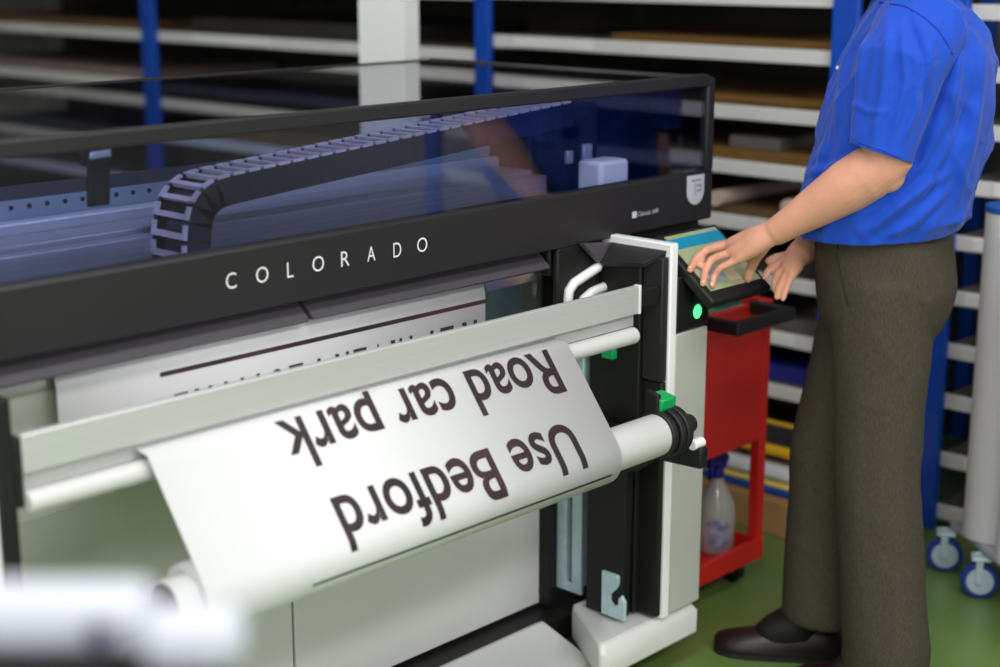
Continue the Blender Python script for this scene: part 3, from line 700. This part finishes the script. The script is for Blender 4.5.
FG = [[(736, 243, 3.345), (716, 246, 3.36), (705, 254, 3.37), (700, 266, 3.365)],
      [(727, 245, 3.32), (707, 250, 3.335), (696, 259, 3.345), (690, 270, 3.335)],
      [(729, 253, 3.295), (711, 260, 3.305), (705, 272, 3.31), (703, 284, 3.30)],
      [(735, 261, 3.275), (720, 268, 3.28), (714, 277, 3.285), (712, 286, 3.28)]]
FR_ = [(.0105, .0095, .0085, .0072), (.0108, .0098, .0088, .0074), (.0105, .0094, .0084, .0072), (.0092, .0082, .0074, .0064)]
for fg, fr_ in zip(FG, FR_): B.tube([d3(q) for q in fg], list(fr_), 12, True)
TH_ = [(762, 246, 3.29), (755, 258, 3.33), (751, 268, 3.35), (748, 279, 3.355)]
B.tube([d3(q) for q in TH_], [.018, .0135, .0115, .0095], 14, True)
# right hand behind
RK = [(783, 262, 3.345), (786, 266, 3.33), (789, 270, 3.32), (792, 274, 3.31)]
for k in RK: B.tube([WRR, mid(WRR, d3(k), .6), d3(k)], [.024, .02, .013], 14, True)
RF = [[(783, 262, 3.345), (774, 266, 3.345), (768, 271, 3.34), (765, 277, 3.335)],
      [(786, 266, 3.335), (778, 274, 3.33), (775, 283, 3.325), (775, 290, 3.32)],
      [(789, 270, 3.32), (783, 280, 3.315), (779, 289, 3.31), (777, 297, 3.305)],
      [(792, 274, 3.31), (788, 284, 3.305), (785, 292, 3.30), (783, 299, 3.295)]]
for fg, fr_ in zip(RF, FR_): B.tube([d3(q) for q in fg], list(fr_), 12, True)
B.tube([d3(q) for q in ((796, 258, 3.35), (784, 257, 3.36), (776, 258, 3.36), (769, 261, 3.355))], [.017, .0125, .0105, .009], 14, True)
B.ell(dist(888, 176, 3.13), f * .034, l * .032, Z * .034, 18, 12)
# legs inside the trousers
HIL = PV + l * .092 + Z * .90; HIR = PV - l * .092 + Z * .90
ANL = dist(893, 655, 3.19); ANL.z = .10; ANR = Vector((2.962, 1.80, .10))
KNL = mid(HIL, ANL, .5) + f * .03; KNR = mid(HIR, ANR, .5) + f * .045
for h, k, a in ((HIL, KNL, ANL), (HIR, KNR, ANR)):
    limb([h, mid(h, k, .5), k, mid(k, a, .35), a], [.082, .072, .054, .052, .038])
    limb([a, a + f * .05 - Z * .05, a + f * .15 - Z * .075], [.036, .034, .022])
    limb([h, PV + Z * .92], [.08, .09])
bm_ = voxel(B, .0032, 5, .5)
link('body', bm_, M_skin, man, 0, True)
# nails
nm = MB()
for fg, r in zip(FG, FR_):
    a, b = d3(fg[2]), d3(fg[3]); t = (b - a).normalized(); up = (Vector((-.3, -.2, .9)) - t * Vector((-.3, -.2, .9)).dot(t)).normalized(); sd = t.cross(up)
    nm = MB(); nm.ell(b + up * r[3] * .86 - t * .001, t * .0062, sd * .0048, up * .0016, 10, 6)
    nm.build('fingernail', M_nail, man, 0, True)
# hair, eyes
hm = MB(); hm.ell(HC + hz * .042 - hf * .012, hf * .1, l * .083, hz * .092, 28, 18)
me = voxel(hm, .006, 2)
bm = bmesh.new(); bm.from_mesh(me)
bmesh.ops.bisect_plane(bm, geom=bm.verts[:] + bm.edges[:] + bm.faces[:], plane_co=HC + hz * .03 + hf * .03, plane_no=(hf * .8 - hz * .6), clear_outer=True)
bm.to_mesh(me); bm.free()
link('hair', me, M_hair, man, 0, True)
for s in (-1, 1):
    MB().ell(HC + hf * .083 + l * (.032 * s) + hz * .003, hf * .012, l * .013, hz * .009, 14, 10).build('eye', M_pale, man, 0, True)
    MB().ell(HC + hf * .0925 + l * (.032 * s) + hz * .002, hf * .003, l * .005, hz * .005, 12, 8).build('iris', M_belt, man, 0, True)
# trousers
T = MB()
T.rings([ringell(PV + f * o + Z * z, a, b) for z, a, b, o in ((.80, .125, .16, -.01), (.84, .14, .185, -.01), (.90, .15, .195, -.012), (.96, .148, .192, -.005), (1.02, .142, .185, 0), (1.05, .138, .182, 0))])
def leg(h, k, a, fwd, hem):
    T.tube([h + Z * .02, mid(h, k, .35), mid(h, k, .7), k, mid(k, a, .35), mid(k, a, .7), a + Z * .02 + f * fwd, a - Z * hem + f * fwd],
           [(.112, .106), (.105, .104), (.094, .094), (.09, .09), (.090, .090), (.093, .092), (.097, .094), (.098, .094)], 28)
leg(HIL + f * -.005, KNL + f * -.01, ANL + f * .015, 0, .055)
leg(HIR, KNR + f * -.012, ANR + f * -.022, 0, -.005)
me = voxel(T, .007, 6, .5)
def fold(me, amp, dirs, seed):
    for v, n in [(v, v.normal.copy()) for v in me.vertices]:
        s = 0
        for d, fr, st, w in dirs:
            d = Vector(d).normalized(); al = v.co.dot(d); q = v.co - d * al
            q = q * fr + d * (al * st) + Vector((seed, 0, 0))
            x = noise.noise(q); s += w * (.8 * x + .55 / (1 + (x / .10) ** 2) - .2)
        v.co += n * (s * amp)
for v in me.vertices:                                        # break of the cloth over the shoes
    pass
fold(me, .0045, [((-.1, 0, 1), 9, 2.2, .7), ((-.6, .5, .6), 10, 2.5, .6)], 3)
trs = link('trousers', me, M_trouser, man, 0, True)
# slant pocket seam
pk = [on_ for on_ in [(838, 246, 3.16), (841, 270, 3.14), (848, 302, 3.12)]]
def surf(obj_me, o, d):
    from mathutils.bvhtree import BVHTree
    if not hasattr(surf, 'c'): surf.c = {}
    if obj_me.name not in surf.c: surf.c[obj_me.name] = BVHTree.FromPolygons([v.co for v in obj_me.vertices], [p.vertices for p in obj_me.polygons])
    return surf.c[obj_me.name].ray_cast(o, d)
def trace(me_, pts, lift=.0):
    out = []
    for p in pts:
        h = surf(me_, EYE, ray(*p).normalized())
        if h[0] is not None: out.append(h[0] + h[1] * lift)
    return out
sm = trace(me, [(838, 246), (839, 256), (841, 268), (844, 284), (848, 300), (850, 306)], .0005)
if len(sm) > 2: MB().tube(sm, .0022, 8, True).build('pocket_seam', M_belt, trs, 0, True)
# shirt
S = MB()
S.rings([ringell(PV + f * o + Z * z, a, b, tilt=tl) for z, a, b, o, tl in (
    (.97, .155, .205, .02, 0), (1.0, .160, .207, .018, 0), (1.03, .168, .212, .018, 0), (1.06, .180, .22, .002, 0), (1.12, .182, .222, -.008, 0), (1.2, .180, .22, -.028, 0), (1.3, .172, .222, -.04, 0),
    (1.38, .156, .218, -.052, 0), (1.44, .13, .195, -.055, 0), (1.485, .095, .13, -.045, 0), (1.52, .07, .085, -.03, 0), (1.545, .066, .07, -.02, -.012))])
def cutmesh(me, co, no):
    bm = bmesh.new(); bm.from_mesh(me)
    bmesh.ops.bisect_plane(bm, geom=bm.verts[:] + bm.edges[:] + bm.faces[:], plane_co=co, plane_no=no, clear_outer=True)
    bm.to_mesh(me); bm.free(); return me
meT = voxel(S, .005, 5, .5)
fold(meT, .0165, [((.62, -.45, -.62), 11, 1.3, .6), ((-.3, .3, -.9), 12, 1.4, .5), ((.15, -.2, .95), 20, 1.6, .25)], 11)
def creases(me, lines):                                     # pressed folds of the cloth, raised along surveyed lines
    for v, n in [(v, v.normal.copy()) for v in me.vertices]:
        d = v.co - EYE
        if n.dot(d) > 0: continue
        k = d.dot(LOOK); px = CX + FPX * d.dot(RGT) / k; py = CY - FPX * d.dot(UP) / k; s = 0
        for pts, amp, wd in lines:
            L = len(pts) - 1
            for i, (a, b) in enumerate(zip(pts, pts[1:])):
                ux, uy = b[0] - a[0], b[1] - a[1]; q = ((px - a[0]) * ux + (py - a[1]) * uy) / (ux * ux + uy * uy)
                if (q < 0 and i) or (q > 1 and i < L - 1): continue
                qc = min(1, max(0, q)); e = math.hypot(px - a[0] - ux * qc, py - a[1] - uy * qc)
                if e > wd * 3.2: continue
                g = (i + qc) / L; tp = min(1, 5 * g + .15, 5 * (1 - g) + .15); r = (e / wd) ** 2
                s += amp * tp * (1 - 1.6 * r) * math.exp(-r); break
        v.co += n * s
BODYF = [([(948, 62), (930, 125), (912, 178)], -.010, 9), ([(862, 236), (898, 206), (948, 172)], .008, 7), ([(885, 238), (915, 222), (950, 188)], .007, 6), ([(872, 222), (925, 172), (955, 120)], -.006, 7),
         ([(962, 12), (958, 70), (950, 125)], .007, 7), ([(985, 45), (972, 140), (952, 226)], .008, 8), ([(975, 90), (948, 160), (925, 200)], -.006, 6), ([(846, 60), (836, 120), (818, 172)], .007, 6),
         ([(836, 112), (820, 180), (812, 226)], -.006, 6), ([(806, 175), (830, 168), (852, 160)], .007, 6), ([(822, 236), (838, 214), (850, 205)], .006, 5), ([(955, 232), (968, 200), (978, 160)], .006, 6)]
SLVF = [([(868, 12), (858, 75), (851, 138)], .006, 6), ([(889, 18), (884, 85), (872, 150)], .006, 7), ([(908, 18), (925, 62), (922, 110)], -.008, 7), ([(902, 30), (906, 85), (892, 140)], .005, 6), ([(848, 100), (868, 112), (890, 112)], .003, 5), ([(930, 62), (918, 105), (904, 140)], .006, 6)]
creases(meT, BODYF)
cutmesh(meT, (0, 0, 1.012), (f.x * -.06, f.y * -.06, -1))
def sleeve(sh_, el_, side, cut, nrm, seed):
    q = MB(); o_ = l * (.008 * side) + f * (.012 if side > 0 else 0); ar = (el_ - sh_).normalized()
    q.tube([PV + l * (.115 * side) + Z * 1.435 - f * .045, sh_ - l * (.035 * side) - Z * .012 - f * .008, mid(sh_, el_, .28) + o_, mid(sh_, el_, .6) + o_, cut + o_, cut + ar * .06 + o_], [.088, .094, .084, .074, .067, .065], 28)
    m_ = voxel(q, .0045, 4, .5)
    fold(m_, .0100, [(ar, 15, .9, .7), (ar + f * .5, 19, 1.3, .4)], seed)
    if side > 0: creases(m_, SLVF)
    return cutmesh(m_, cut, nrm)
AR = (ELL - SHL).normalized()
cl = mid(SHL, ELL, .93)
meL = sleeve(SHL, ELL, 1, cl, (AR + f * .12).normalized(), 5)
cr_ = mid(SHR, ELR, .75)
meR = sleeve(SHR, ELR, -1, cr_, (ELR - SHR).normalized(), 8)
me = joinmesh('shirt', [meT, meL, meR])
sh = link('shirt', me, M_shirt, man, 0, True)
sd = sh.modifiers.new('cloth', 'SOLIDIFY'); sd.thickness = .0022; sd.offset = -1
# sleeve hem, yoke seam, collar, buttons
M_seam = mat('shirt_seam', (16, 58, 170), .8)
for pts, r in (([(848, 139), (858, 142), (870, 146), (882, 150), (893, 155), (900, 158)], .0016), ([(880, 2), (892, 4), (905, 6), (912, 10), (925, 18), (938, 30), (946, 42), (952, 54)], .0022)):
    q = trace(me, pts, .0006)
    if len(q) > 2: MB().tube(q, r, 8, True).build('seam', M_seam, sh, 0, True)
B2 = MB()
cr = [PV + f * (-.02 + .072 * math.cos(2 * PI * k / 40)) + l * (.074 * math.sin(2 * PI * k / 40)) + Z * (1.54 - .022 * math.cos(2 * PI * k / 40)) for k in range(40)]
B2.rings([cr, [p + Z * .034 - (p - PV - Z * p.z) * .06 for p in cr], [p + Z * .032 + (p - PV + f * .02 - Z * p.z) * .1 for p in cr], [p - Z * .012 + (p - PV + f * .02 - Z * p.z) * .26 for p in cr]], cap=False)
B2.build('collar', M_shirt, sh, 0, True)
bt = trace(me, [(858, 17), (838, 68)], .001)
mb = MB()
for q in bt: mb.ell(q, (.004, 0, 0), (0, .004, 0), (0, 0, .0045), 12, 8)
if bt: mb.build('buttons', M_pale, sh, 0, True)
pen = trace(me, [(850, 34), (851, 38), (854, 46)], .002)
if len(pen) > 2: MB().tube(pen, [.002, .0045, .001], 10, True).build('pen_clip', M_black, sh, 0, True)
# chest emblem (shows in the cover's reflection)
ce = PV + f * .0 + Z * 1.34
from mathutils.bvhtree import BVHTree
bv = BVHTree.FromPolygons([v.co for v in me.vertices], [p.vertices for p in me.polygons])
h = bv.ray_cast(PV + f * .6 - l * .13 + Z * 1.36, -f)
if h[0] is not None:
    n_ = h[1].normalized(); u_ = Z.cross(n_).normalized(); w_ = n_.cross(u_); m_ = MB()
    m_.obox(h[0] + n_ * .003, u_ * .045, w_ * .026, n_ * .0015)
    lg = m_.build('chest_badge', M_pale, sh, .001)
# belt glimpse and shoes
MB().rings([ringell(PV + Z * z, a, b) for z, a, b in ((1.018, .147, .19), (1.046, .146, .189))], cap=False).build('belt', M_belt, man, 0, True)
def shoe(a, label=None):
    a = Vector((a.x, a.y, 0)); m = MB()
    prof = [(-.085, .030, .060), (-.06, .038, .075), (-.02, .040, .085), (.03, .040, .078), (.08, .046, .060), (.13, .049, .048), (.17, .044, .040), (.198, .030, .032), (.208, .012, .022)]
    rs = []
    for u, hw, hh in prof:
        c = a + f * u; rs.append([c + l * (hw * math.cos(t)) + Z * (.012 + (hh * max(0, math.sin(t)) if math.sin(t) > 0 else .010 * math.sin(t))) for t in [2 * PI * k / 24 for k in range(24)]])
    m.rings(rs); s_ = soft(m.build('shoe', M_shoe, man), 60)
    m = MB(); sole = [(u, hw + .003) for u, hw, _ in prof]
    poly = [a + f * u + l * hw for u, hw in sole] + [a + f * u - l * hw for u, hw in sole[::-1]]
    n = len(poly)
    m.add([p + Z * .0 for p in poly] + [p + Z * .013 for p in poly], [tuple(range(n))[::-1], tuple(range(n, 2 * n))] + [(i, (i + 1) % n, n + (i + 1) % n, n + i) for i in range(n)])
    m.build('sole', M_rubber, s_)
for a in (ANL, ANR): MB().tube([a + Z * .12 - f * .004, a + Z * .03, a - Z * .02 + f * .035, a - Z * .045 + f * .09], [.054, .053, .050, .040], 20, True).build('sock', M_belt, man, 0, True)
shoe(ANL + f * .02); shoe(ANR + f * .015)

# ------------------------------------------------------------------ blurred things close to the lens
bd = thing('tall_workbench', 'dark topped tall workbench at the lower left, close to the viewer', 'bench', (.5, .6, 0))
def ob(lat, fw, z, hl, hf_, hz_):
    return RGT * lat + FWD * fw + Z * z, RGT * hl, FWD * hf_, Z * hz_
MB().obox(*ob(-.385, .755, 1.174, .225, .132, .010)).build('bench_top', M_black, bd, .004)
for a in (-.58, -.19):
    for b in (.65, .86): MB().obox(*ob(a, b, .582, .018, .018, .582)).build('leg', M_zinc, bd, .003)
ds = thing('tape_dispenser', 'out-of-focus white plastic dispenser with a dark knob on the tall workbench', 'dispenser', (.43, .78, 1.185))
M_plas = mat('dispenser_white', (186, 188, 198), .55, var=.02)
MB().obox(*ob(-.275, .87, 1.2175, .068, .021, .0165)).build('housing', M_plas, ds, .010, seg=4)
MB().obox(*ob(-.180, .858, 1.208, .030, .018, .0185)).build('feed_block', M_plas, ds, .014, seg=4)
MB().obox(*ob(-.290, .87, 1.1925, .066, .026, .0082)).build('base_plate', M_rubber, ds, .001)
kc = RGT * -.232 + FWD * .850 + Z * 1.216
soft(MB().cyl(kc, kc + FWD * -.010, .007, .006, 20).build('knob', mat('knob_dark', (50, 46, 76), .5), ds), 50)

# ------------------------------------------------------------------ light
def area(name, loc, sx, sy, e, rot=(0, 0, 0), c=(1, .985, .96)):
    L = bpy.data.lights.new(name, 'AREA'); L.shape = 'RECTANGLE'; L.size = sx; L.size_y = sy; L.energy = e; L.color = c
    o = bpy.data.objects.new(name, L); COL.objects.link(o); o.location = loc; o.rotation_euler = rot; return o
LC = (1, .985, 1)
for (x, y, e) in ((-.9, -1.5, 48), (1.3, -1.5, 52), (3.4, -1.5, 40), (-.9, .7, 34), (1.2, .7, 34), (2.6, .6, 18), (.6, 3.9, 20), (2.0, 4.2, 20)):
    area('ceiling_lamp', (x, y, 3.36), 1.5, .6, e, c=LC)
# added fill lights on the left and front walls, framed like windows
for k, (y0, y1) in enumerate(((-.8, 1.2), (1.8, 3.8))):
    m = MB().box(-2.5, -2.46, y0 - .06, y1 + .06, .94, 1.0).box(-2.5, -2.46, y0 - .06, y1 + .06, 2.6, 2.66).box(-2.5, -2.46, y0 - .06, y0, 1.0, 2.6).box(-2.5, -2.46, y1, y1 + .06, 1.0, 2.6)
    struct(m.build(f'window_{k + 1}', M_edge))  # made-up frame around the added fill
    area('window_light', (-2.47, (y0 + y1) / 2, 1.8), 1.6, y1 - y0, 34, (0, -PI / 2, 0), (.93, .97, 1))
m = MB().box(-.76, 1.76, -2.7, -2.66, .94, 1.0).box(-.76, 1.76, -2.7, -2.66, 2.6, 2.66).box(-.76, -.7, -2.7, -2.66, 1.0, 2.6).box(1.7, 1.76, -2.7, -2.66, 1.0, 2.6)
struct(m.build('window_3', M_edge))
area('window_light', (.5, -2.67, 1.8), 2.4, 1.6, 58, (PI / 2, 0, 0), (.93, .97, 1))  # added fill for the printer front, from behind the camera
w = bpy.data.worlds.new('World'); sc.world = w; w.use_nodes = True
w.node_tree.nodes['Background'].inputs[0].default_value = (.8, .85, 1, 1); w.node_tree.nodes['Background'].inputs[1].default_value = .4

# ------------------------------------------------------------------ camera
cam = bpy.data.cameras.new('Camera'); co = bpy.data.objects.new('Camera', cam); COL.objects.link(co)
cam.sensor_width = 36; cam.lens = FPX / 1000 * 36; cam.clip_start = .05
m3 = Matrix((RGT, UP, -LOOK)).transposed(); co.matrix_world = Matrix.Translation(EYE) @ m3.to_4x4()
cam.dof.use_dof = True; cam.dof.focus_distance = 3.1; cam.dof.aperture_fstop = 1.75
sc.camera = co
sc.view_settings.view_transform = 'Standard'; sc.view_settings.look = 'None'; sc.view_settings.gamma = 1; sc.view_settings.use_curve_mapping = False
sc.view_settings.exposure = -0.03
sc.cycles.use_denoising = True
sc.cycles.max_bounces = 10; sc.cycles.transparent_max_bounces = 24
